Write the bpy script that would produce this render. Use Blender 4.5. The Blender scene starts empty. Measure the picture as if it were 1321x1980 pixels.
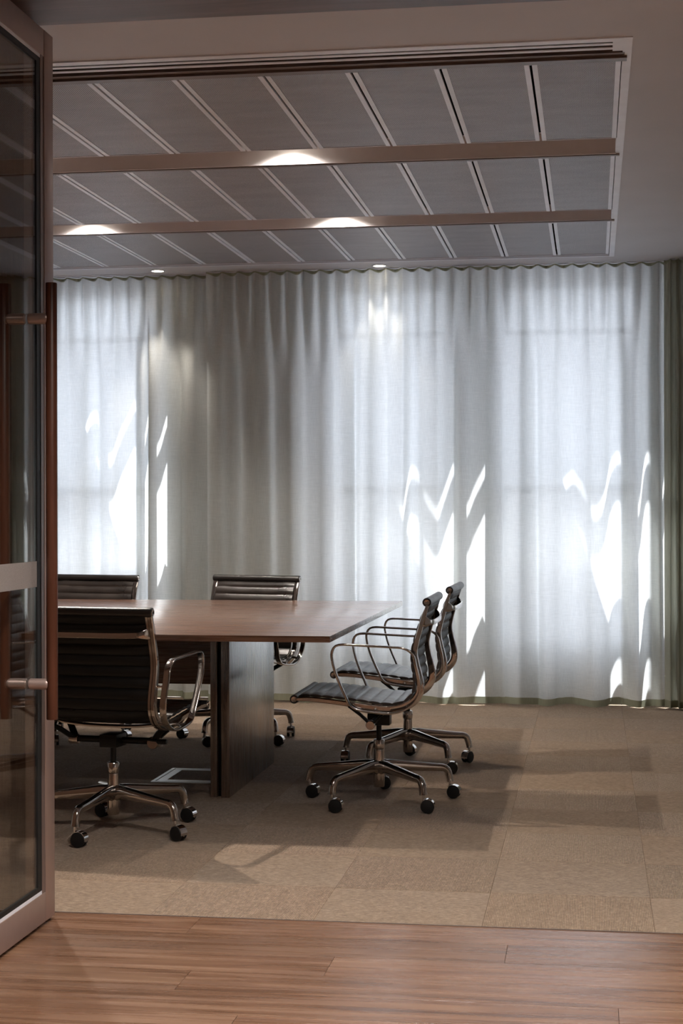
import bpy, bmesh, math, random
from mathutils import Vector, Matrix

random.seed(7)
PI = math.pi
S = bpy.context.scene
C = S.collection

# ------------------------------------------------------------------ camera
cam = bpy.data.objects.new('camera', bpy.data.cameras.new('camera'))
C.objects.link(cam)
YAW, ROLL, FPX = math.radians(8.62), math.radians(0.14), 3200.0
R_ = Vector((math.cos(YAW), math.sin(YAW), 0)); F_ = Vector((-math.sin(YAW), math.cos(YAW), 0)); U_ = Vector((0, 0, 1))
M3 = Matrix((R_, U_, -F_)).transposed() @ Matrix.Rotation(-ROLL, 3, 'Z')
cam.matrix_world = Matrix.Translation((0, 0, 1.22)) @ M3.to_4x4()
cam.data.sensor_fit = 'VERTICAL'
cam.data.sensor_height = 36.0
cam.data.lens = 36.0 * FPX / 1980.0
cam.data.shift_y = -4.0 / 1980.0
cam.data.clip_start = 0.05
S.camera = cam

# ------------------------------------------------------------------ world, sun, exposure
W = bpy.data.worlds.new('daylight'); S.world = W; W.use_nodes = True
bg = W.node_tree.nodes['Background']
bg.inputs['Color'].default_value = (0.90, 0.93, 1.0, 1)
bg.inputs['Strength'].default_value = 1.5
S.view_settings.view_transform = 'Standard'
S.view_settings.look = 'None'
S.view_settings.gamma = 1.0
S.view_settings.use_curve_mapping = False
S.view_settings.exposure = 1.22
sun = bpy.data.objects.new('sun', bpy.data.lights.new('sun', 'SUN')); C.objects.link(sun)
sun.data.energy = 22.0; sun.data.angle = math.radians(0.55); sun.data.color = (1.0, 0.97, 0.92)
sun.rotation_euler = Vector((1.30, -1.0, -4.1)).to_track_quat('-Z', 'Y').to_euler()
sun.location = (-6, 16, 6)

# ------------------------------------------------------------------ materials
def lin(c):
    return tuple(((v / 255) / 12.92 if v / 255 <= 0.04045 else ((v / 255 + 0.055) / 1.055) ** 2.4) for v in c) + (1,)

class Mat:
    def __init__(s, name):
        s.m = bpy.data.materials.new(name); s.m.use_nodes = True
        s.t = s.m.node_tree; s.n = s.t.nodes; s.l = s.t.links
        s.b = s.n['Principled BSDF']; s.out = s.n['Material Output']
    def node(s, kind, **kw):
        n = s.n.new(kind)
        for k, v in kw.items(): setattr(n, k, v)
        return n
    def link(s, a, b): s.l.new(a, b)
    def coord(s, scale=(1, 1, 1), out='Object', rnd=False):
        tc = s.node('ShaderNodeTexCoord'); mp = s.node('ShaderNodeMapping')
        mp.inputs['Scale'].default_value = scale
        s.link(tc.outputs[out], mp.inputs['Vector'])
        if rnd:
            oi = s.node('ShaderNodeObjectInfo'); mu = s.node('ShaderNodeMath', operation='MULTIPLY'); mu.inputs[1].default_value = 37.0
            cx = s.node('ShaderNodeCombineXYZ')
            s.link(oi.outputs['Random'], mu.inputs[0])
            for k in range(3): s.link(mu.outputs[0], cx.inputs[k])
            s.link(cx.outputs[0], mp.inputs['Location'])
        return mp.outputs[0]
    def noise(s, vec, scale=5, detail=4, rough=0.5, dist=0.0):
        n = s.node('ShaderNodeTexNoise'); n.inputs['Scale'].default_value = scale; n.inputs['Detail'].default_value = detail
        n.inputs['Roughness'].default_value = rough; n.inputs['Distortion'].default_value = dist
        s.link(vec, n.inputs['Vector']); return n.outputs['Fac']
    def ramp(s, fac, stops):
        r = s.node('ShaderNodeValToRGB'); e = r.color_ramp.elements
        e[0].position, e[0].color = stops[0]; e[1].position, e[1].color = stops[-1]
        for p, c in stops[1:-1]:
            k = e.new(p); k.color = c
        s.link(fac, r.inputs[0]); return r.outputs[0]
    def mix(s, fac, a, b, blend='MIX'):
        m = s.node('ShaderNodeMix', data_type='RGBA', blend_type=blend)
        for sock, v in ((m.inputs[0], fac), (m.inputs[6], a), (m.inputs[7], b)):
            if hasattr(v, 'is_linked') or hasattr(v, 'links'): s.link(v, sock)
            else: sock.default_value = v
        return m.outputs[2]
    def bump(s, h, strength=0.3, dist=0.001):
        b = s.node('ShaderNodeBump'); b.inputs['Strength'].default_value = strength; b.inputs['Distance'].default_value = dist
        s.link(h, b.inputs['Height']); s.link(b.outputs[0], s.b.inputs['Normal']); return b.outputs[0]
    def set(s, **kw):
        for k, v in kw.items():
            k = {'color': 'Base Color', 'rough': 'Roughness', 'metal': 'Metallic', 'spec': 'Specular IOR Level', 'coat': 'Coat Weight',
                 'coat_rough': 'Coat Roughness', 'aniso': 'Anisotropic', 'emit': 'Emission Color', 'emits': 'Emission Strength', 'ior': 'IOR', 'sheen': 'Sheen Weight'}[k]
            if hasattr(v, 'links'): s.link(v, s.b.inputs[k])
            else: s.b.inputs[k].default_value = v
        return s

def plain(name, col, rough=0.5, metal=0.0, spec=0.5, var=0.06, scale=20, bump=0.0):
    m = Mat(name); c = lin(col); n = m.noise(m.coord(), scale, 5)
    a = tuple(v * (1 - var) for v in c[:3]) + (1,); b = tuple(min(1, v * (1 + var)) for v in c[:3]) + (1,)
    m.set(color=m.ramp(n, [(0.3, a), (0.7, b)]), rough=rough, metal=metal, spec=spec)
    if bump: m.bump(n, bump, 0.002)
    return m.m

M_ceiling = plain('ceiling_paint', (200, 199, 204), 0.55, spec=0.35, var=0.03, scale=3)
M_trough = plain('trough_paint', (224, 222, 226), 0.5, var=0.02)
M_cream = plain('plaster', (226, 223, 218), 0.8, var=0.03)
M_strip = plain('white_powder_coat', (234, 237, 246), 0.4, metal=0.0, var=0.05, scale=8)
M_void = plain('black_void', (6, 6, 7), 0.95, spec=0.05)
M_bronze = plain('bronze_anodised', (118, 104, 97), 0.45, metal=0.35, var=0.04, scale=6)
M_door = plain('door_aluminium', (168, 146, 138), 0.38, metal=0.55, var=0.03, scale=30)
M_door2 = plain('door_bead', (128, 110, 106), 0.4, metal=0.5, var=0.03)
M_gasket = plain('black_rubber', (12, 12, 13), 0.6)
M_blackmetal = plain('black_metal', (22, 21, 21), 0.35, metal=0.5)
M_tyre = plain('caster_rubber', (16, 16, 17), 0.5, spec=0.4)
M_window = plain('window_aluminium', (120, 124, 132), 0.5, metal=0.2)
M_facade = plain('facade', (198, 196, 190), 0.9)
M_white = plain('white_reveal', (226, 226, 222), 0.8)
M_floorbox = plain('floor_box_metal', (205, 208, 214), 0.35, metal=0.4)
M_header = plain('curtain_header', (170, 175, 150), 0.9, bump=0.0)

def metal_mat(name, col, rough):
    m = Mat(name)
    n = m.noise(m.coord(), 60, 3)
    m.set(color=lin(col), metal=1.0, rough=m.ramp(n, [(0.3, (rough * .8,) * 3 + (1,)), (0.75, (rough * 1.4,) * 3 + (1,))]))
    return m.m
M_alu = metal_mat('polished_aluminium', (188, 181, 176), 0.12)
M_chrome = metal_mat('chrome', (225, 222, 222), 0.06)

def wood(name, dark, mid, light, along='X', scale=1.0, rough=(0.25, 0.4), stretch=22, bump=0.15, coat=0.0, rnd=True, fig=1.0, tint=0.0, spec=0.5, lx=1.0, cior=2.0, crough=0.11):
    m = Mat(name)
    sc = {'X': (lx, stretch, stretch), 'Y': (stretch, 1, stretch), 'Z': (stretch, stretch, 1)}[along]
    v = m.coord(tuple(k * scale for k in sc), rnd=rnd)
    v2 = m.coord(tuple(k * scale for k in {'X': (.9, 7, 7), 'Y': (7, .9, 7), 'Z': (7, 7, .9)}[along]), rnd=rnd)
    n1 = m.noise(v, 3.0, 7, 0.62, 0.2); n2 = m.noise(v2, 1.5, 4, 0.5, 1.6 * fig)
    c = m.ramp(n1, [(0.28, lin(dark)), (0.5, lin(mid)), (0.72, lin(light))])
    c = m.mix(0.55, c, m.ramp(n2, [(0.3, lin(dark)), (0.5, lin(mid)), (0.68, lin(light))]))
    if tint:
        oi = m.node('ShaderNodeObjectInfo')
        r = m.ramp(oi.outputs['Random'], [(0.0, (1 - tint, 1 - tint * 1.1, 1 - tint * 1.25, 1)), (0.5, (1, 1, 1, 1)), (1.0, (1 + tint, 1 + tint * .75, 1 + tint * .5, 1))])
        c = m.mix(1.0, c, r, 'MULTIPLY')
    rr = m.ramp(n1, [(0.3, (rough[0],) * 3 + (1,)), (0.7, (rough[1],) * 3 + (1,))])
    m.set(color=c, rough=rr, coat=coat, coat_rough=crough, spec=spec)
    if coat: m.b.inputs['Coat IOR'].default_value = cior
    m.bump(n1, bump, 0.001)
    return m.m
M_table = wood('walnut_table', (72, 46, 33), (106, 72, 54), (138, 102, 80), 'X', 1.2, (0.22, 0.34), stretch=30, bump=0.05, coat=0.8, cior=1.5, crough=0.2)
M_tableleg = wood('walnut_leg', (54, 38, 30), (80, 60, 49), (106, 84, 70), 'Z', 1.2, (0.22, 0.34), stretch=30, bump=0.03, coat=1.0, cior=2.3, crough=0.2)
M_plank = wood('floor_planks', (90, 62, 45), (124, 90, 68), (150, 117, 93), 'X', 0.8, (0.2, 0.34), lx=0.4, stretch=14, bump=0.06, tint=0.13, fig=1.4)
M_soffit = wood('veneer_soffit', (78, 62, 60), (98, 80, 77), (118, 100, 96), 'X', 1.3, (0.4, 0.5), stretch=40, bump=0.1)
M_handle = wood('handle_timber', (62, 32, 20), (84, 46, 30), (102, 60, 42), 'Z', 1.0, (0.35, 0.5), stretch=18, bump=0.08)
M_corr = wood('corridor_veneer', (60, 46, 42), (80, 62, 56), (96, 78, 70), 'Z', 1.0, (0.4, 0.5), stretch=25)

def linen_wall():
    m = Mat('linen_wall')
    a = m.noise(m.coord((160, 160, 6)), 3, 3); b = m.noise(m.coord((6, 6, 160)), 3, 3)
    c = m.mix(0.5, m.ramp(a, [(0.3, lin((88, 66, 54))), (0.7, lin((126, 100, 84)))]), m.ramp(b, [(0.3, lin((88, 66, 54))), (0.7, lin((122, 96, 80)))]))
    m.set(color=c, rough=0.9, spec=0.15); m.bump(a, 0.3, 0.001); return m.m
M_linen = linen_wall()

def leather(name, dark, light, spec=0.8, rough=0.0):
    m = Mat(name); v = m.coord()
    n = m.noise(v, 9, 4, 0.6); f = m.noise(v, 420, 3)
    m.set(color=m.ramp(n, [(0.3, lin(dark)), (0.7, lin(light))]), rough=m.ramp(n, [(0.3, (0.27 + rough,) * 3 + (1,)), (0.7, (0.38 + rough,) * 3 + (1,))]), spec=spec)
    m.bump(f, 0.12, 0.0006); return m.m
M_leather = leather('brown_leather', (34, 29, 27), (52, 44, 40))
M_rollleather = leather('roll_leather', (22, 19, 18), (34, 29, 27), 0.6, 0.05)
M_leatherback = leather('black_leather', (11, 10, 10), (17, 15, 14), 0.35, 0.18)

def carpet():
    m = Mat('carpet_tile')
    v = m.coord(rnd=True)
    sp = m.noise(m.coord((1, 0.45, 1), rnd=True), 115, 4, 0.85)
    md = m.noise(v, 22, 4, 0.6)
    wv = m.node('ShaderNodeTexWave', wave_type='BANDS', bands_direction='X'); wv.inputs['Scale'].default_value = 62; wv.inputs['Distortion'].default_value = 1.2
    wv.inputs['Detail'].default_value = 2; m.link(m.coord(), wv.inputs['Vector'])
    c = m.ramp(sp, [(0.30, lin((70, 52, 41))), (0.5, lin((146, 122, 102))), (0.70, lin((212, 188, 163)))])
    c = m.mix(0.35, c, m.ramp(md, [(0.3, lin((116, 93, 76))), (0.7, lin((168, 144, 124)))]))
    c = m.mix(0.30, c, m.ramp(wv.outputs['Fac'], [(0.2, lin((96, 78, 62))), (0.8, lin((180, 160, 134)))]))
    oi = m.node('ShaderNodeObjectInfo')
    t = m.ramp(oi.outputs['Random'], [(0.0, (0.90, 0.89, 0.87, 1)), (0.5, (1, 1, 1, 1)), (1.0, (1.05, 1.02, 0.98, 1))])
    c = m.mix(1.0, c, t, 'MULTIPLY')
    m.set(color=c, rough=0.95, spec=0.1, sheen=0.15)
    ad = m.node('ShaderNodeMath', operation='ADD'); m.link(sp, ad.inputs[0]); m.link(wv.outputs['Fac'], ad.inputs[1])
    m.bump(ad.outputs[0], 0.7, 0.003); return m.m
M_carpet = carpet()

def perforated():
    m = Mat('perforated_metal')
    tc = m.node('ShaderNodeTexCoord'); sx = m.node('ShaderNodeSeparateXYZ'); m.link(tc.outputs['Object'], sx.inputs[0])
    P = 0.0078; Q = P * math.sqrt(3)
    def mth(op, a, b=None):
        n = m.node('ShaderNodeMath', operation=op)
        for k, v in enumerate((a, b)):
            if v is None: continue
            if hasattr(v, 'links'): m.link(v, n.inputs[k])
            else: n.inputs[k].default_value = v
        return n.outputs[0]
    def cell(ox, oy):
        fx = mth('SUBTRACT', mth('FRACT', mth('ADD', mth('DIVIDE', sx.outputs[0], P), 100 + ox)), 0.5)
        fy = mth('MULTIPLY', mth('SUBTRACT', mth('FRACT', mth('ADD', mth('DIVIDE', sx.outputs[1], Q), 100 + oy)), 0.5), math.sqrt(3))
        return mth('SQRT', mth('ADD', mth('MULTIPLY', fx, fx), mth('MULTIPLY', fy, fy)))
    d = mth('MINIMUM', cell(0, 0), cell(0.5, 0.5))
    hole = mth('LESS_THAN', d, 0.38)
    n = m.noise(m.coord((1, 3, 1), rnd=True), 4, 5, 0.6)
    metal = m.ramp(n, [(0.3, lin((198, 194, 199))), (0.7, lin((218, 215, 220)))])
    c = m.mix(hole, metal, lin((34, 33, 33)))
    m.set(color=c, rough=0.5, metal=0.15, spec=0.4)
    return m.m
M_perf = perforated()

def sheer():
    m = Mat('sheer_curtain')
    n = m.n; n.remove(m.b)
    v1 = m.noise(m.coord((340, 340, 8)), 2.0, 3, 0.6); v2 = m.noise(m.coord((7, 7, 340)), 2.0, 3, 0.6)
    w = m.node('ShaderNodeMath', operation='ADD'); m.link(v1, w.inputs[0]); m.link(v2, w.inputs[1])
    h = m.node('ShaderNodeMath', operation='MULTIPLY'); m.link(w.outputs[0], h.inputs[0]); h.inputs[1].default_value = 0.5
    ct = m.ramp(h.outputs[0], [(0.35, (0.655, 0.665, 0.67, 1)), (0.65, (0.86, 0.868, 0.875, 1))])
    cd = m.ramp(h.outputs[0], [(0.35, (0.56, 0.58, 0.55, 1)), (0.65, (0.76, 0.78, 0.75, 1))])
    tr = m.node('ShaderNodeBsdfTranslucent'); df = m.node('ShaderNodeBsdfDiffuse'); tp = m.node('ShaderNodeBsdfTransparent')
    m.link(ct, tr.inputs['Color']); m.link(cd, df.inputs['Color'])
    a = m.node('ShaderNodeMixShader'); a.inputs[0].default_value = 0.42
    m.link(tr.outputs[0], a.inputs[1]); m.link(df.outputs[0], a.inputs[2])
    b = m.node('ShaderNodeMixShader')
    tf = m.ramp(h.outputs[0], [(0.35, (0.008,) * 3 + (1,)), (0.65, (0.035,) * 3 + (1,))])
    m.link(tf, b.inputs[0]); m.link(a.outputs[0], b.inputs[1]); m.link(tp.outputs[0], b.inputs[2])
    m.link(b.outputs[0], m.out.inputs[0])
    return m.m
M_sheer = sheer()

def heavy(name, col, trans):
    m = Mat(name); m.n.remove(m.b)
    v = m.noise(m.coord((300, 300, 8)), 2, 3)
    c = lin(col)
    cc = m.ramp(v, [(0.35, tuple(k * .85 for k in c[:3]) + (1,)), (0.65, c)])
    tr = m.node('ShaderNodeBsdfTranslucent'); df = m.node('ShaderNodeBsdfDiffuse')
    m.link(cc, tr.inputs[0]); m.link(cc, df.inputs[0])
    a = m.node('ShaderNodeMixShader'); a.inputs[0].default_value = 1 - trans
    m.link(tr.outputs[0], a.inputs[1]); m.link(df.outputs[0], a.inputs[2]); m.link(a.outputs[0], m.out.inputs[0])
    return m.m
M_hem = heavy('curtain_hem', (168, 169, 148), 0.3)
M_gather = heavy('gathered_cloth', (196, 197, 182), 0.55)

def glass(name, tint=(1, 1, 1, 1), rough=0.0):
    m = Mat(name); m.n.remove(m.b)
    fr = m.node('ShaderNodeFresnel'); geo = m.node('ShaderNodeNewGeometry')
    # both faces of the thin pane see the same index
    mp = m.node('ShaderNodeMapRange'); mp.inputs['To Min'].default_value = 1.5; mp.inputs['To Max'].default_value = 1 / 1.5
    m.link(geo.outputs['Backfacing'], mp.inputs['Value']); m.link(mp.outputs[0], fr.inputs[0])
    tp = m.node('ShaderNodeBsdfTransparent'); tp.inputs[0].default_value = tint
    gl = m.node('ShaderNodeBsdfGlossy'); gl.inputs['Roughness'].default_value = rough
    nz = m.noise(m.coord(), 4, 2)
    rr = m.ramp(nz, [(0.0, (rough,) * 3 + (1,)), (1.0, (rough + 0.004,) * 3 + (1,))]); m.link(rr, gl.inputs['Roughness'])
    mx = m.node('ShaderNodeMixShader')
    m.link(fr.outputs[0], mx.inputs[0]); m.link(tp.outputs[0], mx.inputs[1]); m.link(gl.outputs[0], mx.inputs[2])
    m.link(mx.outputs[0], m.out.inputs[0]); return m.m
M_glass = glass('door_glass', (0.96, 0.98, 0.97, 1))
M_winglass = glass('window_glass', (0.94, 0.97, 1.0, 1))

def frosted():
    m = Mat('frosted_film'); m.n.remove(m.b)
    n = m.noise(m.coord(), 300, 2)
    c = m.ramp(n, [(0.3, (0.60, 0.56, 0.54, 1)), (0.7, (0.68, 0.64, 0.62, 1))])
    df = m.node('ShaderNodeBsdfDiffuse'); tp = m.node('ShaderNodeBsdfTransparent'); tl = m.node('ShaderNodeBsdfTranslucent')
    m.link(c, df.inputs[0]); m.link(c, tl.inputs[0])
    a = m.node('ShaderNodeMixShader'); a.inputs[0].default_value = 0.5; m.link(df.outputs[0], a.inputs[1]); m.link(tl.outputs[0], a.inputs[2])
    b = m.node('ShaderNodeMixShader'); b.inputs[0].default_value = 0.30; m.link(a.outputs[0], b.inputs[1]); m.link(tp.outputs[0], b.inputs[2])
    m.link(b.outputs[0], m.out.inputs[0]); return m.m
M_frost = frosted()

def lamp_mat():
    m = Mat('lamp_lens'); m.set(color=(1, 1, 1, 1), emit=(1.0, 0.86, 0.66, 1), emits=9.0)
    n = m.noise(m.coord(), 40, 2); m.set(rough=n); return m.m
M_lamp = lamp_mat()

# ------------------------------------------------------------------ mesh helpers
class MB:
    def __init__(s): s.v = []; s.f = []; s.mi = []
    def add(s, vs, fs, mi=0):
        o = len(s.v); s.v += [tuple(p) for p in vs]; s.f += [tuple(i + o for i in f) for f in fs]; s.mi += [mi] * len(fs)
    def box(s, x0, x1, y0, y1, z0, z1, mi=0):
        s.add([(x0, y0, z0), (x1, y0, z0), (x1, y1, z0), (x0, y1, z0), (x0, y0, z1), (x1, y0, z1), (x1, y1, z1), (x0, y1, z1)],
              [(0, 3, 2, 1), (4, 5, 6, 7), (0, 1, 5, 4), (1, 2, 6, 5), (2, 3, 7, 6), (3, 0, 4, 7)], mi)
    def rings(s, rings, closed=False, cap=True, mi=0):
        n = len(rings[0]); vs = [p for r in rings for p in r]; fs = []
        m = len(rings)
        for i in range(m if closed else m - 1):
            a, b = i * n, ((i + 1) % m) * n
            for j in range(n):
                k = (j + 1) % n
                fs.append((a + j, a + k, b + k, b + j))
        if cap and not closed:
            fs.append(tuple(range(n))[::-1]); fs.append(tuple((m - 1) * n + j for j in range(n)))
        s.add(vs, fs, mi)
    def sweep(s, path, sect, lat=None, closed=False, scales=None, mi=0, cap=True):
        """sect: list of (a,b): a along the lateral vector, b along the normal"""
        P = [Vector(p) for p in path]; n = len(P); rg = []
        for i in range(n):
            if closed: t = P[(i + 1) % n] - P[i - 1]
            else: t = P[min(i + 1, n - 1)] - P[max(i - 1, 0)]
            t.normalize()
            l = Vector(lat) if lat else (Vector((0, 0, 1)) if abs(t.z) < .9 else Vector((1, 0, 0)))
            l = (l - t * l.dot(t)).normalized(); nn = t.cross(l)
            k = scales[i] if scales else (1, 1)
            if not isinstance(k, tuple): k = (k, k)
            rg.append([P[i] + l * a * k[0] + nn * b * k[1] for a, b in sect])
        s.rings(rg, closed, cap, mi)
    def tube(s, path, r, seg=10, closed=False, scales=None, lat=None, mi=0):
        s.sweep(path, [(r * math.cos(2 * PI * k / seg), r * math.sin(2 * PI * k / seg)) for k in range(seg)], lat, closed, scales, mi)
    def lathe(s, prof, c=(0, 0, 0), axis='Z', seg=20, mi=0):
        rg = []
        for r, h in prof:
            ring = []
            for k in range(seg):
                a = 2 * PI * k / seg; x, y = r * math.cos(a), r * math.sin(a)
                p = {'Z': (x, y, h), 'Y': (x, h, -y), 'X': (h, x, y)}[axis]
                ring.append((c[0] + p[0], c[1] + p[1], c[2] + p[2]))
            rg.append(ring)
        s.rings(rg, False, True, mi)
    def build(s, name, mats, parent=None, smooth=True, bevel=0.0, angle=40, loc=None):
        me = bpy.data.meshes.new(name); me.from_pydata(s.v, [], s.f)
        bm = bmesh.new(); bm.from_mesh(me)
        bmesh.ops.recalc_face_normals(bm, faces=bm.faces)
        if bevel:
            es = [e for e in bm.edges if len(e.link_faces) == 2 and e.calc_face_angle(0) > math.radians(30)]
            bmesh.ops.bevel(bm, geom=es, offset=bevel, segments=2, affect='EDGES', profile=0.6)
        bm.to_mesh(me); bm.free()
        mats = mats if isinstance(mats, (list, tuple)) else [mats]
        for m in mats: me.materials.append(m)
        if len(mats) > 1 and not bevel:
            me.polygons.foreach_set('material_index', s.mi)
        if smooth:
            me.polygons.foreach_set('use_smooth', [True] * len(me.polygons))
            me.set_sharp_from_angle(angle=math.radians(angle))
        o = bpy.data.objects.new(name, me); C.objects.link(o)
        if parent: o.parent = parent
        if loc: o.location = loc
        return o

def spline(pts, n):
    """Catmull-Rom resample to n points"""
    P = [Vector(p) for p in pts]; P = [P[0] * 2 - P[1]] + P + [P[-1] * 2 - P[-2]]; out = []
    L = [0]; Q = []
    for i in range(1, len(P) - 2):
        for k in range(16):
            t = k / 16; a, b, c, d = P[i - 1], P[i], P[i + 1], P[i + 2]
            Q.append(0.5 * ((2 * b) + (c - a) * t + (2 * a - 5 * b + 4 * c - d) * t * t + (3 * b - a - 3 * c + d) * t ** 3))
    Q.append(P[-2])
    for i in range(1, len(Q)): L.append(L[-1] + (Q[i] - Q[i - 1]).length)
    j = 0
    for k in range(n):
        s_ = L[-1] * k / (n - 1)
        while j < len(L) - 2 and L[j + 1] < s_: j += 1
        u = (s_ - L[j]) / max(1e-9, L[j + 1] - L[j]); out.append(Q[j].lerp(Q[j + 1], min(1, max(0, u))))
    return out, L[-1]

def rrect(w, h, r, k=3):
    out = []
    for cx, cy, a0 in ((w / 2 - r, h / 2 - r, 0), (-w / 2 + r, h / 2 - r, 90), (-w / 2 + r, -h / 2 + r, 180), (w / 2 - r, -h / 2 + r, 270)):
        for i in range(k):
            a = math.radians(a0 + 90 * i / (k - 1)); out.append((cx + r * math.cos(a), cy + r * math.sin(a)))
    return out

def tag(o, label=None, cat=None, group=None, kind=None):
    if label: o['label'] = label
    if cat: o['category'] = cat
    if group: o['group'] = group
    if kind: o['kind'] = kind
    return o
def empty(name, loc=(0, 0, 0), rz=0.0, parent=None):
    o = bpy.data.objects.new(name, None); C.objects.link(o); o.location = loc; o.rotation_euler = (0, 0, rz); o.empty_display_size = 0.1
    if parent: o.parent = parent
    return o
def struct(o, label=None): return tag(o, label, kind='structure')
def boxobj(name, mat, dims, parent=None, bevel=0.0):
    m = MB(); m.box(*dims); return m.build(name, mat, parent, smooth=bool(bevel), bevel=bevel)

# ------------------------------------------------------------------ big structure
ZC = 2.74          # ceiling of the meeting room
YF = 4.845         # carpet / timber joint
XL, XR = -6.0, 2.6
YW = 10.55         # inner face of the window wall
floor = MB(); floor.box(XL, XR, -2.0, 11.0, -0.16, -0.012)
floor = struct(floor.build('floor', M_cream, smooth=False), 'floor of carpet tiles meeting timber planks')

# carpet tiles: 0.5 m, quarter turned
tile_cache = {}
def tile(x0, x1, y0, y1, turn):
    w, d = x1 - x0, y1 - y0; key = (round(w, 3), round(d, 3), turn)
    if turn: w2, d2 = d, w
    else: w2, d2 = w, d
    if key not in tile_cache:
        m = MB(); g = 0.0003; z0, z1 = -0.012, 0.0; b = 0.0012
        a, c = w2 / 2 - g, d2 / 2 - g
        m.rings([[(-a, -c, z0), (a, -c, z0), (a, c, z0), (-a, c, z0)], [(-a, -c, z1 - b), (a, -c, z1 - b), (a, c, z1 - b), (-a, c, z1 - b)],
                 [(-a + b, -c + b, z1), (a - b, -c + b, z1), (a - b, c - b, z1), (-a + b, c - b, z1)]])
        o = m.build('carpet_tile', M_carpet, floor, smooth=False); tile_cache[key] = o.data
    else:
        o = bpy.data.objects.new('carpet_tile', tile_cache[key]); C.objects.link(o); o.parent = floor
    o.location = ((x0 + x1) / 2, (y0 + y1) / 2, 0); o.rotation_euler = (0, 0, PI / 2 if turn else 0)
xs = [0.177 + 0.5 * k for k in range(-12, 6)]
xs = [max(XL, min(XR, x)) for x in xs]
ys = [YF] + [5.280 + 0.5 * k for k in range(0, 11)] + [YW]
for i in range(len(xs) - 1):
    for j in range(len(ys) - 1):
        if xs[i + 1] - xs[i] > 0.02 and ys[j + 1] - ys[j] > 0.02:
            tile(xs[i], xs[i + 1], ys[j], ys[j + 1], (i + j) % 2 == 0)

# timber planks
rows = {0: [-1.163, 1.40], 1: [-0.237, -2.1, 2.0], 2: [-0.699, 1.1], 3: [-1.055, 0.9], 4: [0.06, -1.9], 5: [-0.85, 1.3], 6: [-1.5, 0.5], 7: [-0.4, -2.4]}
ye = [YF - 0.003, 4.655, 4.465, 4.280, 4.100, 3.915, 3.73, 3.545, 3.36]
while ye[-1] > 2.6: ye.append(ye[-1] - 0.185)
for r in range(len(ye) - 1):
    js = sorted([XL, XR] + [x for x in rows.get(r, [-1.2 + 0.37 * r % 1.7, 1.0])])
    for a, b in zip(js[:-1], js[1:]):
        m = MB(); g = 0.0006; bv = 0.0001; w, d = (b - a) / 2 - g, (ye[r] - ye[r + 1]) / 2 - g
        m.rings([[(-w, -d, -.012), (w, -d, -.012), (w, d, -.012), (-w, d, -.012)], [(-w, -d, -bv), (w, -d, -bv), (w, d, -bv), (-w, d, -bv)],
                 [(-w + bv, -d + bv, 0), (w - bv, -d + bv, 0), (w - bv, d - bv, 0), (-w + bv, d - bv, 0)]])
        m.build('plank', M_plank, floor, smooth=False, loc=((a + b) / 2, (ye[r] + ye[r + 1]) / 2, 0))
m = MB(); m.box(XL, XR, -2.0, ye[-1], -0.012, 0)
m.build('timber_flooring', M_plank, floor, smooth=False)
m = MB(); m.box(XL, XR, YF - 0.004, YF, -0.012, 0.002)
m.build('edge_trim', M_bronze, floor, smooth=False)

# walls
struct(boxobj('wall_left', M_cream, (XL - 0.15, XL, -2.0, 11.0, 0, 3.0)))
struct(boxobj('wall_right', M_cream, (XR, XR + 0.15, -2.0, 11.0, 0, 3.0)))
struct(boxobj('wall_front', M_cream, (XL, XR, -2.15, -2.0, 0, 3.0)))
wl = struct(boxobj('wall_partition', M_linen, (XL, -1.712, YF, YF + 0.12, 0.0, ZC), bevel=0.002), 'linen faced partition seen through the glass door')
struct(boxobj('wall_partition_right', M_linen, (1.55, XR, YF, YF + 0.12, 0.0, ZC), bevel=0.002), 'linen faced partition beyond the right of the opening')

# window wall (outer), openings
wins = [(-5.55, -4.35), (-3.56, -2.86), (-1.655, -0.905), (-0.585, 0.285), (1.45, 2.35)]
Y0, Y1, ZB, ZT = YW, 10.64, 0.33, 2.66
ww = MB(); edges = [XL] + [e for w_ in wins for e in w_] + [XR]
for k in range(0, len(edges), 2): ww.box(edges[k], edges[k + 1], Y0, Y1, 0, 3.0)
for a, b in wins: ww.box(a, b, Y0, Y1, -0.01, ZB); ww.box(a, b, Y0, Y1, ZT, 3.0)
struct(ww.build('wall_back', M_white, smooth=False))
for k, (a, b) in enumerate(wins):
    w_ = empty('window_%d' % (k + 1), ((a + b) / 2, Y0, ZB)); struct(w_)
    fr = MB(); ox = (a + b) / 2
    L, Rr = a - ox, b - ox
    for (p, q, z0, z1) in ((L, L + .035, 0, ZT - ZB), (Rr - .035, Rr, 0, ZT - ZB), (L + .035, Rr - .035, 0, .04), (L + .035, Rr - .035, ZT - ZB - .04, ZT - ZB)):
        fr.box(p, q, 0.02, 0.07, z0, z1)
    fr.build('window_frame', M_window, w_, smooth=False)
    for zc, t, y0, y1 in ((2.347, 0.034, 0.035, 0.085), (1.348, 0.056, 0.0, 0.08)):
        boxobj('transom', M_window, (L + .035, Rr - .035, y0, y1, zc - t / 2 - ZB, zc + t / 2 - ZB), w_)
    boxobj('window_ledge', M_cream, (L + .035, Rr - .035, 0.0, 0.075, 0.797 - ZB, 0.822 - ZB), w_)
    boxobj('window_fin', M_white, (L - .03, L, 0.09, 0.34, 0, ZT - ZB + .02), w_)  # added outside, unseen: cuts off sun at the left of each opening
    boxobj('pane', M_winglass, (L + .03, Rr - .03, 0.044, 0.050, .03, ZT - ZB - .03), w_)
# ground outside
M_ground = plain('paving', (84, 84, 88), 0.9)
struct(boxobj('ground', M_ground, (-30, 30, 11.0, 60, -0.2, -0.05)))

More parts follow.
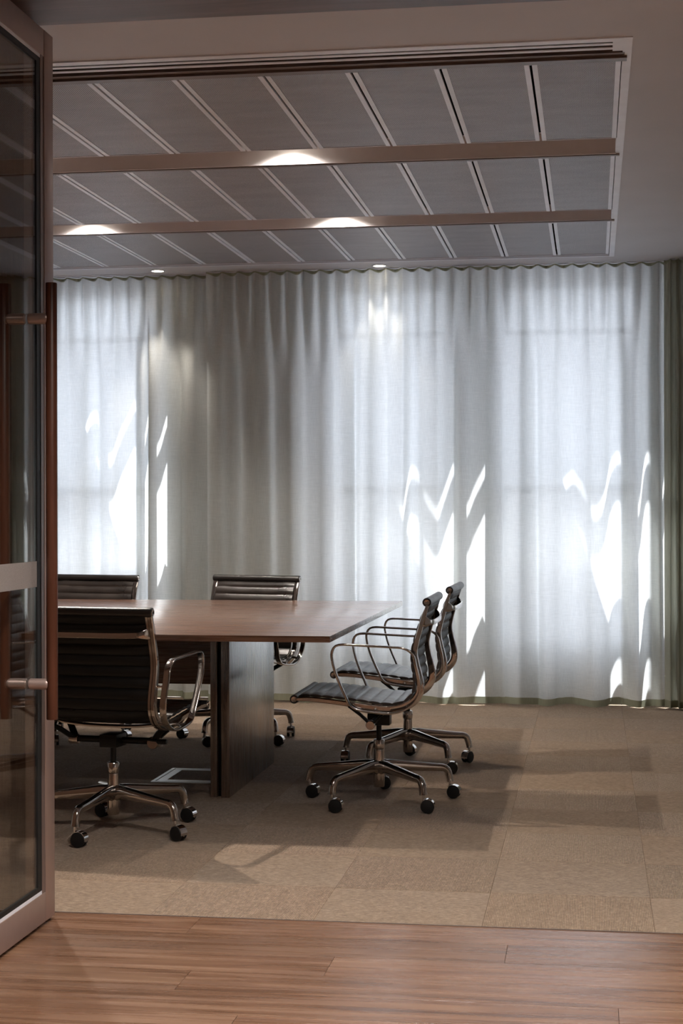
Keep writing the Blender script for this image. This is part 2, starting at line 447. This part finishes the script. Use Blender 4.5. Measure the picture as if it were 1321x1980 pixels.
# ceiling: frame of slabs around the panel zone
ZX0, ZX1, ZY0, ZY1 = -4.36, 0.133, 5.400, 10.066
cm = MB()
cm.box(XL, XR, YF, ZY0, ZC, ZC + .3); cm.box(XL, XR, ZY1, YW, ZC, ZC + .3)
cm.box(ZX1, XR, ZY0, ZY1, ZC, ZC + .3); cm.box(XL, ZX0, ZY0, ZY1, ZC, ZC + .3)
ceiling = struct(cm.build('ceiling', M_ceiling, smooth=False), 'warm grey ceiling with rows of perforated metal panels')
boxobj('void_lining', M_void, (ZX0, ZX1, ZY0, ZY1, ZC + .26, ZC + .29), ceiling)
cc = struct(boxobj('ceiling_corridor', M_soffit, (XL, XR, -2.0, YF, 2.697, 2.9)), 'dark timber veneer soffit over the corridor')
# white perimeter trim and linear diffuser blades
boxobj('perimeter_trim', M_strip, (0.103, ZX1, ZY0, ZY1, ZC - .003, ZC + .02), ceiling)
boxobj('perimeter_trim', M_strip, (ZX0, ZX0 + .03, ZY0, ZY1, ZC - .003, ZC + .02), ceiling)
for y0, y1, z in ((5.400, 5.440, -.004), (5.470, 5.494, 0), (5.522, 5.545, 0)):
    boxobj('diffuser_blade', M_strip, (ZX0 + .03, 0.092 if z == 0 else .103, y0, y1, ZC + z, ZC + .003), ceiling)
boxobj('diffuser_end', M_strip, (0.070, 0.103, 5.44, 5.560, ZC - .001, ZC + .02), ceiling)
boxobj('diffuser_backing', M_void, (ZX0 + .03, 0.10, 5.41, 5.60, ZC + .03, ZC + .05), ceiling)
boxobj('bronze_rail', M_bronze, (ZX0 + .03, 0.110, 5.572, 5.604, ZC - .004, ZC + .02), ceiling)
boxobj('bronze_rail', M_bronze, (ZX0 + .03, 0.118, 5.608, 5.650, ZC - .012, ZC + .02), ceiling)
# two troughs: far wall, top and lip
for ya, yb in ((6.876, 7.135), (8.507, 8.755)):
    boxobj('trough_wall', M_trough, (ZX0 + .03, 0.103, yb, yb + .012, ZC - .006, ZC + .10), ceiling)
    boxobj('trough_top', M_trough, (ZX0 + .03, 0.103, ya, yb + .012, ZC + .09, ZC + .11), ceiling)
    boxobj('bronze_rail', M_bronze, (ZX0 + .03, 0.118, yb + .013, yb + .038, ZC - .010, ZC + .02), ceiling)
    boxobj('trough_end', M_strip, (0.100, 0.104, ya - .02, yb, ZC - .002, ZC + .125), ceiling)
for y0, y1 in ((9.985, 9.993), (10.012, 10.020), (10.040, ZY1)):
    boxobj('diffuser_blade', M_strip, (ZX0 + .03, 0.103, y0, y1, ZC - .002, ZC + .003), ceiling)
boxobj('diffuser_backing', M_void, (ZX0 + .03, 0.10, 9.98, 10.06, ZC + .02, ZC + .04), ceiling)
# panels
for (y0, y1) in ((5.655, 6.872), (7.180, 8.503), (8.800, 9.980)):
    L = y1 - y0; wd = 0.301; mg = 0.018; h = L / 2; x1 = wd / 2; xi = x1 - mg
    m = MB()
    m.box(-xi, xi, -h + .006, h - .006, 0.002, 0.014, 0)
    m.box(-x1, -xi, -h, h, 0.0, 0.009, 1); m.box(xi, x1, -h, h, 0.0, 0.009, 1)
    m.box(-xi, xi, -h, -h + .006, 0.0, 0.009, 1); m.box(-xi, xi, h - .006, h, 0.0, 0.009, 1)
    first = None
    for k in range(14):
        xc = 0.100 - wd / 2 + 0.004 - 0.310 * k - 0.004
        if first is None:
            first = m.build('perforated_panel', [M_perf, M_strip], ceiling, smooth=False, loc=(xc, (y0 + y1) / 2, ZC)); o = first
        else:
            o = first.copy(); C.objects.link(o); o.parent = ceiling; o.location = (xc, (y0 + y1) / 2, ZC)
        cl = bpy.data.objects.get('joint_clip')
        for yy in (y0 - .006, ):
            q = MB(); q.lathe([(0.001, -.002), (.006, -.002), (.006, .014), (.001, .014)], seg=8)
            if cl is None: cl = q.build('joint_clip', M_strip, ceiling, loc=(xc - 0.155, yy, ZC - .010))
            else:
                d = cl.copy(); C.objects.link(d); d.parent = ceiling; d.location = (xc - 0.155, yy, ZC - .010)
    boxobj('joint_lining', M_void, (ZX0 + .03, 0.10, y0, y1, ZC + .035, ZC + .05), ceiling)

# ------------------------------------------------------------------ downlights
def downlight(x, y, z, label, power, size, blend, col=(1.0, 0.91, 0.81)):
    t = empty('downlight', (x, y, z)); tag(t, label, 'downlight', 'recessed ceiling downlights')
    m = MB(); m.lathe([(.036, .004), (.038, -.002), (.047, -.003), (.048, .002), (.048, .006)], seg=28); m.build('trim_ring', M_strip, t)
    m = MB(); m.lathe([(.001, .0005), (.037, .0005), (.037, .003), (.001, .003)], seg=24); m.build('lens', M_lamp, t)
    l = bpy.data.lights.new('downlight_beam', 'SPOT'); l.energy = power; l.spot_size = math.radians(size); l.spot_blend = blend
    l.shadow_soft_size = 0.02; l.color = col
    o = bpy.data.objects.new('downlight_beam', l); C.objects.link(o); o.parent = t; o.location = (0, 0, -.006)
    o['kind'] = 'helper'
    return t
ZT2 = ZC + .086
downlight(-1.296, 7.030, ZT2, 'recessed downlight glowing in the near ceiling trough above the table', 34, 144, 1.0)
downlight(-2.71, 7.030, ZT2, 'recessed downlight in the near ceiling trough, further left behind the glass door', 165, 150, 0.9)
downlight(-1.327, 8.650, ZT2, 'recessed downlight glowing in the far ceiling trough, right one of that trough', 40, 144, 1.0)
downlight(-2.708, 8.650, ZT2, 'recessed downlight glowing in the far ceiling trough, left one beside the glass door', 40, 144, 1.0)
downlight(-1.306, 10.215, ZC - .002, 'round downlight in the ceiling margin by the curtain, right one of two', 9, 62, 0.5)
downlight(-2.723, 10.205, ZC - .002, 'round downlight in the ceiling margin by the curtain, left one of two', 22, 62, 0.5)
for x, y, w_ in ((-0.6, 3.2, 'left one over the planks'), (0.7, 3.2, 'right one over the planks'), (-0.6, 1.2, 'the one furthest from the room')):
    downlight(x, y, 2.695, 'corridor downlight in the timber soffit, ' + w_, 105, 130, 0.6, (1.0, 0.93, 0.86))

# ------------------------------------------------------------------ curtains
def make_curtain(name, label, x0, x1, seed, yb=10.33, pitch=0.105, mat=M_sheer, amp=0.033, low=(0.05, 0.15), hem=True, ztop=2.736, lit=()):
    rnd = random.Random(seed)
    kn, sg, am = [x0 - .3], [1], [0.03]
    def fill(to):
        gap = to - kn[-1]; k = max(0, int(gap / (sum(low) / 2)) // 2 * 2)
        if k == 0: return
        base = kn[-1]; w = [rnd.uniform(*low) for _ in range(k + 1)]; tot = sum(w); acc = 0
        for q in range(k):
            acc += w[q] / tot * gap; kn.append(base + acc); sg.append(-sg[-1]); am.append(rnd.uniform(.35, 1.3) * amp)
    for a, b, h_ in lit:                       # folds that swing from the room side (a) back to the window side (b)
        fill(a)
        kn.append(a); sg.append(-1); am.append(h_[0]); kn.append(b); sg.append(1); am.append(h_[1])
    fill(x1 + .5); kn.append(x1 + .5); sg.append(-sg[-1]); am.append(.02)
    lean = [rnd.uniform(-.03, .03) for _ in kn]
    ph = rnd.uniform(0, 6.28)
    def lowf(x, z):
        sh = 0.02 * math.sin(x * 3.1 + seed) * (2.6 - z) / 2.6
        x = x + sh
        for i in range(len(kn) - 1):
            a = kn[i] + lean[i] * (2.7 - z) / 2.7 * .6; b = kn[i + 1] + lean[i + 1] * (2.7 - z) / 2.7 * .6
            if a <= x < b:
                t = (x - a) / max(.01, b - a); t = t * t * (3 - 2 * t)
                return sg[i] * am[i] * (1 - t) + sg[i + 1] * am[i + 1] * t
        return 0
    nx = int((x1 - x0) / 0.0075); zs = []
    z = 0.004
    nz = 56
    for k in range(nz): zs.append(z + (ztop - z) * (k / (nz - 1)))
    def disp(x, z):
        t = max(0, min(1, (ztop - z) / 0.75)); t = t * t * (3 - 2 * t)
        d = amp * math.cos(2 * PI * x / pitch + ph) * (1 - t)
        if t > 0: d += t * lowf(x, z) * (1 + .25 * (1 - z / 2.7))
        f = max(0, 1 - z / 0.30)
        d += f * f * 0.012 * math.sin(x * 17 + seed)
        return d
    root = empty(name, ((x0 + x1) / 2, yb, 0)); tag(root, label, 'curtain', 'sheer curtains across the window wall')
    cx = (x0 + x1) / 2
    grid = []
    for z in zs:
        row = []
        for i in range(nx + 1):
            x = x0 + (x1 - x0) * i / nx
            zz = z
            if z < .2: zz = z + (1 - z / .2) * (0.006 + 0.006 * math.sin(x * 21 + seed))
            dx = 0.35 * amp * math.sin(2 * PI * x / pitch + ph)
            row.append((x + dx * 0.5 - cx, disp(x, z), zz))
        grid.append(row)
    def sheet(nm, mt, rows, off=0.0, parent=root, zf=None):
        m = MB(); vs = [(p[0], p[1] + off, p[2]) for r in rows for p in r]; n = nx + 1; fs = []
        for j in range(len(rows) - 1):
            for i in range(nx): fs.append((j * n + i, j * n + i + 1, (j + 1) * n + i + 1, (j + 1) * n + i))
        m.add(vs, fs); return m.build(nm, mt, parent, angle=180)
    sheet('drape', mat, grid)
    if hem:
        hr = []
        for q in (0.0, .35, .7, 1.0):
            hr.append([(p[0], p[1], p[2] + 0.042 * q) for p in grid[0]])
        sheet('hem', M_hem, hr, -0.003)
        hr = []
        for q in (0, .5, 1):
            hr.append([(p[0], p[1], ztop - 0.001 - (0.014 + .006 * math.cos(2 * PI * (p[0] + cx) / pitch + ph)) * q) for p in grid[-1]])
        sheet('header_tape', M_header, hr, -0.002)
    return root
make_curtain('sheer_curtain', 'pale green-white sheer curtain behind the two far chairs and beside the glass door', -5.9, -2.400, 3, yb=10.41,
             lit=((-3.10, -2.935, (.03, .05)), (-2.885, -2.84, (.02, .03)), (-2.82, -2.645, (.03, .06))))
make_curtain('sheer_curtain', 'wide pale sheer curtain across the middle and right of the window wall', -2.43, 0.470, 11, yb=10.325,
             lit=((-.95, -.845, (.03, .03)), (-.80, -.565, (.03, .065)), (.02, .15, (.03, .045)), (.26, .345, (.03, .045)), (.40, .46, (.02, .03))))
make_curtain('gathered_curtain', 'dark olive-grey curtain gathered in tight folds at the right edge', 0.440, 1.0, 5, yb=10.235, pitch=0.048, mat=M_gather, amp=0.04, low=(.02, .035))
make_curtain('sheer_curtain', 'pale sheer curtain beyond the right edge of the view', 1.02, 2.55, 23)
ct = boxobj('trim_curtain_track', M_strip, (-4.8, 2.4, 10.325, 10.345, ZC - .003, ZC)); struct(ct)

# ------------------------------------------------------------------ table
tb = empty('conference_table', (-3.1, 7.43, 0)); tag(tb, 'long dark walnut conference table with a flat slab top and panel legs', 'table')
def tpart(name, mat, d, bevel=0.0015):
    m = MB(); m.box(d[0] + 3.1, d[1] + 3.1, d[2] - 7.43, d[3] - 7.43, d[4], d[5]); return m.build(name, mat, tb, bevel=bevel)
tpart('tabletop', M_table, (-5.2, -0.988, 6.212, 8.655, 0.7155, 0.740))
for xa in (-1.608, -4.66):
    tpart('leg_panel', M_tableleg, (xa, xa + .029, 6.872, 7.852, 0, .7155))
    tpart('leg_core', M_blackmetal, (xa + .029, xa + .048, 6.90, 7.82, 0.0, .7155))
    tpart('leg_panel', M_tableleg, (xa + .048, xa + .084, 6.866, 7.858, 0, .7155))
tpart('beam_panel', M_table, (-4.576, -1.608, 7.34, 7.38, 0.43, .7155))
tpart('under_rail', M_blackmetal, (-4.9, -1.3, 7.10, 7.14, .695, .7155))

# ------------------------------------------------------------------ chair
SL = [(-.232, .838), (-.222, .822), (-.205, .790), (-.190, .745), (-.176, .700), (-.165, .655), (-.163, .61), (-.169, .565), (-.174, .520), (-.166, .480),
      (-.135, .450), (-.085, .437), (-.02, .440), (.05, .449), (.12, .457), (.18, .462), (.235, .466), (.275, .466), (.300, .462)]
RL = [(-.232, .842), (-.212, .785), (-.198, .735), (-.184, .685), (-.178, .645), (-.184, .600), (-.194, .555), (-.200, .515), (-.194, .478), (-.168, .446),
      (-.120, .423), (-.06, .416), (.01, .424), (.08, .434), (.16, .444), (.24, .452), (.306, .452)]
def sling(name, pts, n_ribs, parent):
    per = 8; n = n_ribs * per + 1
    P, L = spline([(x, 0, z) for x, z in pts], n)
    m = MB(); ny = 10; rg = []
    for i, p in enumerate(P):
        t = (P[min(i + 1, n - 1)] - P[max(i - 1, 0)]).normalized(); nn = Vector((0, 1, 0)).cross(t); nn.normalize()
        b = abs(math.sin(PI * i / per)) ** 0.55
        th = 0.0035 + 0.0085 * b
        ring = []
        ys_ = [-.236 + .472 * k / ny for k in range(ny + 1)]
        for y in ys_:
            e = 1 - max(0, (abs(y) - .215) / .021) ** 2 * .5
            sag = 0.004 * (1 - (y / .236) ** 2)
            ring.append(p + Vector((0, y, 0)) + nn * (th * e + sag))
        for y in reversed(ys_):
            e = 1 - max(0, (abs(y) - .215) / .021) ** 2 * .5
            sag = 0.004 * (1 - (y / .236) ** 2)
            ring.append(p + Vector((0, y, 0)) + nn * (-th * .8 * e + sag))
        rg.append(ring)
    m.rings(rg)
    k2 = 2 * (ny + 1)
    m.mi = [1 if (i % k2) < ny and i < k2 * (n - 1) else 0 for i in range(len(m.f))]
    return m.build(name, [M_leather, M_leatherback], parent, angle=70)

def make_chair():
    t = empty('office_chair')
    sling('backrest', SL[:10], 9, t)
    sling('seat', SL[9:], 10, t)
    for (x, z), nm in (((-.228, .848), 'back_roll'), ((.313, .452), 'front_roll')):
        m = MB(); m.lathe([(.010, -.262), (.0175, -.262), (.0182, -.258), (.0182, -.24), (.0176, -.2), (.0176, .2), (.0182, .24), (.0182, .258), (.0175, .262), (.010, .262)], (x, 0, z), 'Y', 20)
        o = m.build(nm, M_rollleather, t)
        for s in (-1, 1):
            m = MB(); m.lathe([(.001, .2625 * s), (.0035, .2625 * s), (.004, .265 * s), (.0115, .2655 * s), (.0125, .2635 * s), (.0125, .255 * s), (.001, .255 * s)], (x, 0, z), 'Y', 18)
            m.build('roll_cap', M_alu, o)
    # side rails, cast aluminium with a channel on the outer face
    n = 64
    P, L = spline([(x, 0, z) for x, z in RL], n)
    for s in (-1, 1):
        m = MB(); sc = []
        for i in range(n):
            u = i / (n - 1)
            k = 0.62 + 0.55 * math.exp(-((u - .47) / .20) ** 2)
            if u < .04 or u > .97: k *= .75
            sc.append((1, k))
        w, h = .029, .028
        sect = [(w / 2, h / 2 - .004), (w / 2 - .004, h / 2), (-w / 2 + .004, h / 2), (-w / 2, h / 2 - .004), (-w / 2, -h / 2 + .004), (-w / 2 + .003, -h / 2),
                (-.003, -h / 2), (-.002, -h / 2 + .005), (.002, -h / 2 + .005), (.003, -h / 2), (w / 2 - .003, -h / 2), (w / 2, -h / 2 + .004)]
        m.sweep([(p.x, .249 * s, p.z) for p in P], sect, (0, 1, 0), scales=sc)
        m.build('side_rail', M_alu, t, angle=35)
        # arm loop
        A = [(.147, .600), (.152, .640), (.140, .670), (.108, .679), (.03, .676), (-.08, .671), (-.140, .666), (-.176, .640), (-.190, .590), (-.201, .535), (-.200, .490), (-.178, .448), (-.135, .418), (-.08, .404),
             (-.01, .408), (.05, .418), (.080, .436), (.100, .475), (.122, .525), (.137, .565)]
        A2 = A + A[:1]
        Q, _ = spline([(x, 0, z) for x, z in A2], 81); Q = Q[:-1]
        m = MB(); m.sweep([(q.x, s * (.288 + .012 * max(0, min(1, (q.z - .45) / .15))), q.z) for q in Q], rrect(.026, .009, .0035), (0, 1, 0), closed=True)
        m.build('armrest', M_alu, t, angle=35)
        for pa, pb in (((-.192, .252, .575), (-.193, .290, .575)), ((-.02, .252, .420), (-.02, .285, .414)), ((-.15, .252, .436), (-.15, .285, .430))):
            m = MB(); m.tube([(pa[0], s * pa[1], pa[2]), (pb[0], s * pb[1], pb[2])], .006, 8); m.build('arm_pin', M_alu, t)
    # upper spreader bow behind the back
    B = [(-.200, -.246, .775), (-.222, -.235, .768), (-.238, -.20, .764), (-.246, -.12, .762), (-.248, 0, .762), (-.246, .12, .762), (-.238, .20, .764), (-.222, .235, .768), (-.200, .246, .775)]
    Q, _ = spline(B, 41)
    m = MB(); m.sweep(Q, rrect(.022, .010, .004), (0, 0, 1), scales=[(1 + 1.6 * max(0, abs(i - 20) / 20 - .80) / .2, 1) for i in range(41)])
    m.build('back_spreader', M_alu, t)
    # lower spreader under the seat
    B = [(-.03, -.242, .430), (-.03, -.20, .416), (-.03, -.10, .405), (-.03, 0, .403), (-.03, .10, .405), (-.03, .20, .416), (-.03, .242, .430)]
    Q, _ = spline(B, 31); m = MB(); m.sweep(Q, rrect(.03, .012, .005), (1, 0, 0)); m.build('seat_spreader', M_alu, t)
    # black tilt frame
    m = MB(); m.tube([(.010, -.150, .345), (.010, .150, .345)], .013, 14); m.build('cross_bar', M_blackmetal, t)
    for s in (-1, 1):
        m = MB(); m.sweep([(.012, .160 * s, .342), (.055, .205 * s, .392), (.092, .246 * s, .428)], rrect(.026, .010, .003), (0, 1, 0)); m.build('support_arm', M_blackmetal, t)
        m = MB(); m.sweep([(.008, .160 * s, .342), (-.035, .205 * s, .385), (-.068, .246 * s, .412)], rrect(.026, .010, .003), (0, 1, 0)); m.build('support_arm', M_blackmetal, t)
        m = MB(); m.lathe([(.001, .150 * s), (.0175, .150 * s), (.0185, .153 * s), (.0185, .185 * s), (.0165, .188 * s), (.001, .188 * s)], (.012, 0, .342), 'Y', 20); m.build('pivot_cap', M_alu, t)
    m = MB(); m.lathe([(.001, -.022), (.021, -.022), (.0235, -.018), (.0235, -.010), (.016, -.004), (.001, -.004)], (.005, -.168, .342), 'X', 22); m.build('tension_knob', M_alu, t)
    m = MB(); m.box(-.05, .045, -.036, .036, .322, .372); m.build('tilt_housing', M_blackmetal, t, bevel=.006)
    m = MB(); m.tube([(-.02, -.03, .350), (-.03, -.15, .356), (-.035, -.205, .352)], .004, 8); m.lathe([(.001, -.235), (.009, -.235), (.010, -.23), (.010, -.2), (.006, -.195), (.001, -.195)], (-.036, 0, .352), 'Y', 12); m.build('tilt_lever', M_blackmetal, t)
    m = MB(); m.lathe([(.001, .235), (.0112, .235), (.0112, .33), (.001, .33)]); m.build('gas_strut', M_blackmetal, t)
    m = MB(); m.lathe([(.013, .262), (.0215, .261), (.0235, .257), (.0235, .226), (.022, .222), (.013, .222)], seg=24); m.build('collar', M_alu, t)
    m = MB(); m.lathe([(.016, .221), (.0205, .220), (.0212, .21), (.0215, .19), (.0235, .16), (.0235, .10), (.0225, .066), (.021, .063), (.001, .063)][::-1] + [], seg=24); m.build('hub_column', M_alu, t)
    return t

leg_path = [(.018, 0, .146), (.045, 0, .150), (.10, 0, .146), (.18, 0, .139), (.250, 0, .133), (.283, 0, .130), (.300, 0, .120), (.307, 0, .104), (.311, 0, .088), (.314, 0, .072)]
def leg_mesh():
    n = 34; P, _ = spline(leg_path, n); m = MB(); sc = []
    for i, p in enumerate(P):
        r = p.x
        if p.z > .122: hgt = .056 - (.056 - .031) * min(1, r / .285) ** .8; wid = .034 - .007 * min(1, r / .285)
        else:
            k = (.122 - p.z) / .05; hgt = .031 - .003 * k; wid = .027 + .003 * k
        if r < .03: hgt *= 1.12; wid *= 1.25
        if i == n - 1: hgt += .003; wid += .003
        sc.append((wid / 2, hgt / 2))
    seg = 14
    sect = [(math.copysign(abs(math.cos(a)) ** .75, math.cos(a)), math.copysign(abs(math.sin(a)) ** .75, math.sin(a))) for a in [2 * PI * k / seg for k in range(seg)]]
    m.sweep(P, sect, (0, 1, 0), scales=sc)
    return m
def make_leg(parent, ang):
    o = leg_mesh().build('base_leg', M_alu, parent, angle=50); o.rotation_euler = (0, 0, ang); return o
def make_caster(parent):
    c = empty('caster', parent=parent)
    m = MB(); m.lathe([(.001, .072), (.0065, .072), (.0065, .046), (.009, .044), (.009, .036), (.001, .034)], seg=12)
    # hood: arc shell over the wheels
    for y0, y1 in ((-.0045, .0045),):
        rg = []
        for a in range(-20, 201, 10):
            r = math.radians(a); rg.append([(.016 + .0285 * math.cos(r), y, .0275 + .0285 * math.sin(r)) for y in (y0, y1)] + [(.016 + .020 * math.cos(r), y, .0275 + .020 * math.sin(r)) for y in (y1, y0)])
        m.rings(rg)
    for y0, y1 in ((-.017, .017),):
        rg = []
        for a in range(-10, 150, 10):
            r = math.radians(a); rg.append([(.016 + .0300 * math.cos(r), y, .0275 + .0300 * math.sin(r)) for y in (y0, y1)] + [(.016 + .0285 * math.cos(r), y, .0275 + .0285 * math.sin(r)) for y in (y1, y0)])
        m.rings(rg)
    m.build('hood', M_chrome, c, angle=35)
    for s in (-1, 1):
        m = MB(); m.lathe([(.001, .006 * s), (.024, .006 * s), (.0272, .008 * s), (.0275, .010 * s), (.0275, .0165 * s), (.0258, .019 * s), (.016, .0205 * s), (.001, .0208 * s)], (.016, 0, .0276), 'Y', 24)
        m.build('wheel', M_tyre, c, angle=40)
    return c

proto = make_chair()
leg0 = make_leg(proto, 0); cas0 = make_caster(proto)
for k in range(4):
    l = leg0.copy(); C.objects.link(l); l.parent = proto
    c = cas0.copy(); C.objects.link(c); c.parent = proto
    for g in cas0.children:
        d = g.copy(); C.objects.link(d); d.parent = c
def pose_base(root, off, cyaw):
    legs = [o for o in root.children if o.name.startswith('base_leg')]
    cs = [o for o in root.children if o.name.startswith('caster')]
    for k in range(5):
        a = math.radians(off + 72 * k)
        legs[k].rotation_euler = (0, 0, a)
        cs[k].location = (.314 * math.cos(a), .314 * math.sin(a), 0); cs[k].rotation_euler = (0, 0, math.radians(cyaw[k]))
def copy_tree(o, parent=None):
    c = o.copy(); C.objects.link(c); c.parent = parent
    for ch in o.children: copy_tree(ch, c)
    return c
# (x, y, heading, base offset relative to heading, caster yaw, label)
chairs = [
    (-0.884, 6.861, 180, 60, [175, 180, 170, 190, 170], 'office chair in profile at the table end, nearer of that pair, fully in view'),
    (-0.874, 7.860, 179, 62, [178, 182, 60, 172, 90], 'office chair in profile at the table end, partly hidden behind its nearer twin'),
    (-1.806, 6.100, 81.5, 35, [255, 262, 270, 250, 265], 'office chair with its dark back to us, on the near side of the table'),
    (-1.870, 8.610, 254, 68, [100, 20, 160, 80, 130], 'office chair facing us across the table, its back alone before the middle of the curtain'),
    (-2.755, 8.600, 258, 10, [30, 80, 140, 20, 100], 'office chair facing us across the table, its back cut off by the door handle'),
]
allc = [proto] + [copy_tree(proto) for _ in chairs[1:]]
for o, (x, y, h, off, cy, lab) in zip(allc, chairs):
    o.location = (x, y, 0.001); o.rotation_euler = (0, 0, math.radians(h)); tag(o, lab, 'chair', 'leather office chairs round the table'); pose_base(o, off, cy)

# ------------------------------------------------------------------ floor box under the table
fb = empty('floor_box', (-1.765, 7.411, 0)); tag(fb, 'square white metal floor outlet box with carpet lid, under the table beside its leg', 'floor box')
def frame_obj(nm, mt, a, b, z0, z1):
    m = MB()
    m.box(-a, a, -a, -b, z0, z1); m.box(-a, a, b, a, z0, z1); m.box(-a, -b, -b, b, z0, z1); m.box(b, a, -b, b, z0, z1)
    return m.build(nm, mt, fb, smooth=False)
frame_obj('outer_frame', M_floorbox, .198, .182, 0.0, .004)
frame_obj('seal', M_gasket, .182, .176, 0.0, .0015)
frame_obj('lid_frame', M_floorbox, .176, .138, 0.0, .004)
m = MB(); m.box(-.138, .138, -.138, .138, 0, .003); m.build('lid', M_carpet, fb, smooth=False)

# ------------------------------------------------------------------ glass door (open, standing at right angles to the opening)
XD = -1.593; DY0, DY1 = 3.80, 4.766; ZD0, ZD1 = 0.012, 2.636
door = empty('door_1', (XD, 4.28, 0)); struct(door, 'open glazed door leaf in a bronze aluminium frame')
def dpart(name, mat, d, bevel=0.0, parent=door):
    m = MB(); m.box(d[0] - XD, d[1] - XD, d[2] - 4.28, d[3] - 4.28, d[4], d[5]); return m.build(name, mat, parent, smooth=bool(bevel), bevel=bevel)
XB = XD - .030
dpart('stile', M_door, (XB, XD, 4.686, DY1, ZD0, ZD1), .001)
dpart('stile', M_door, (XB, XD, DY0, DY0 + .08, ZD0, ZD1), .001)
dpart('rail', M_door, (XB, XD - .0005, DY0 + .08, 4.685, ZD0, 0.098), .001)
dpart('rail', M_door, (XB, XD - .0005, DY0 + .08, 4.685, 2.556, ZD1), .001)
for y0, y1 in ((4.658, 4.685), (DY0 + .08, DY0 + .107)):
    dpart('glazing_bead', M_door2, (XB + .004, XD - .002, y0, y1, .098, 2.556))
for z0, z1 in ((.098, .108), (2.546, 2.556)):
    dpart('glazing_bead', M_strip, (XB + .004, XD - .003, DY0 + .107, 4.658, z0, z1))
dpart('gasket', M_gasket, (XD - .012, XD - .0035, 4.626, 4.658, .108, 2.546))
for z0, z1 in ((.108, .122), (2.530, 2.546)):
    dpart('gasket', M_gasket, (XD - .012, XD - .0035, DY0 + .107, 4.626, z0, z1))
dpart('pane', M_glass, (XD - .011, XD - .006, DY0 + .10, 4.65, .10, 2.55))
dpart('frosted_band', M_frost, (XD - .0058, XD - .0050, DY0 + .107, 4.640, .998, 1.073))
dpart('brush_seal', M_gasket, (XB + .008, XD - .006, DY1, DY1 + .012, ZD0 + .005, ZD1 - .02))
hx = 0.071
for s, lab in ((1, 0), (-1, 1)):
    gx = XD - .0085
    m = MB(); r = .0165
    m.lathe([(.001, .622), (.0155, .622), (r, .624), (r, 1.870), (.0155, 1.872), (.001, 1.872)], (s * (hx) + gx - XD, 4.56 - 4.28, 0), 'Z', 24)
    h = m.build('pull_handle', M_handle, door); h['label'] = 'round timber pull handle'
    for z in (.723, 1.770):
        m = MB()
        m.lathe([(.001, s * .0035), (.0135, s * .0035), (.0140, s * .006), (.0160, s * .0065), (.0160, s * .054), (.0150, s * .060), (.0080, s * .069), (.001, s * .070)], (gx - XD, 4.56 - 4.28, z), 'X', 22)
        m.build('standoff', M_door, h)
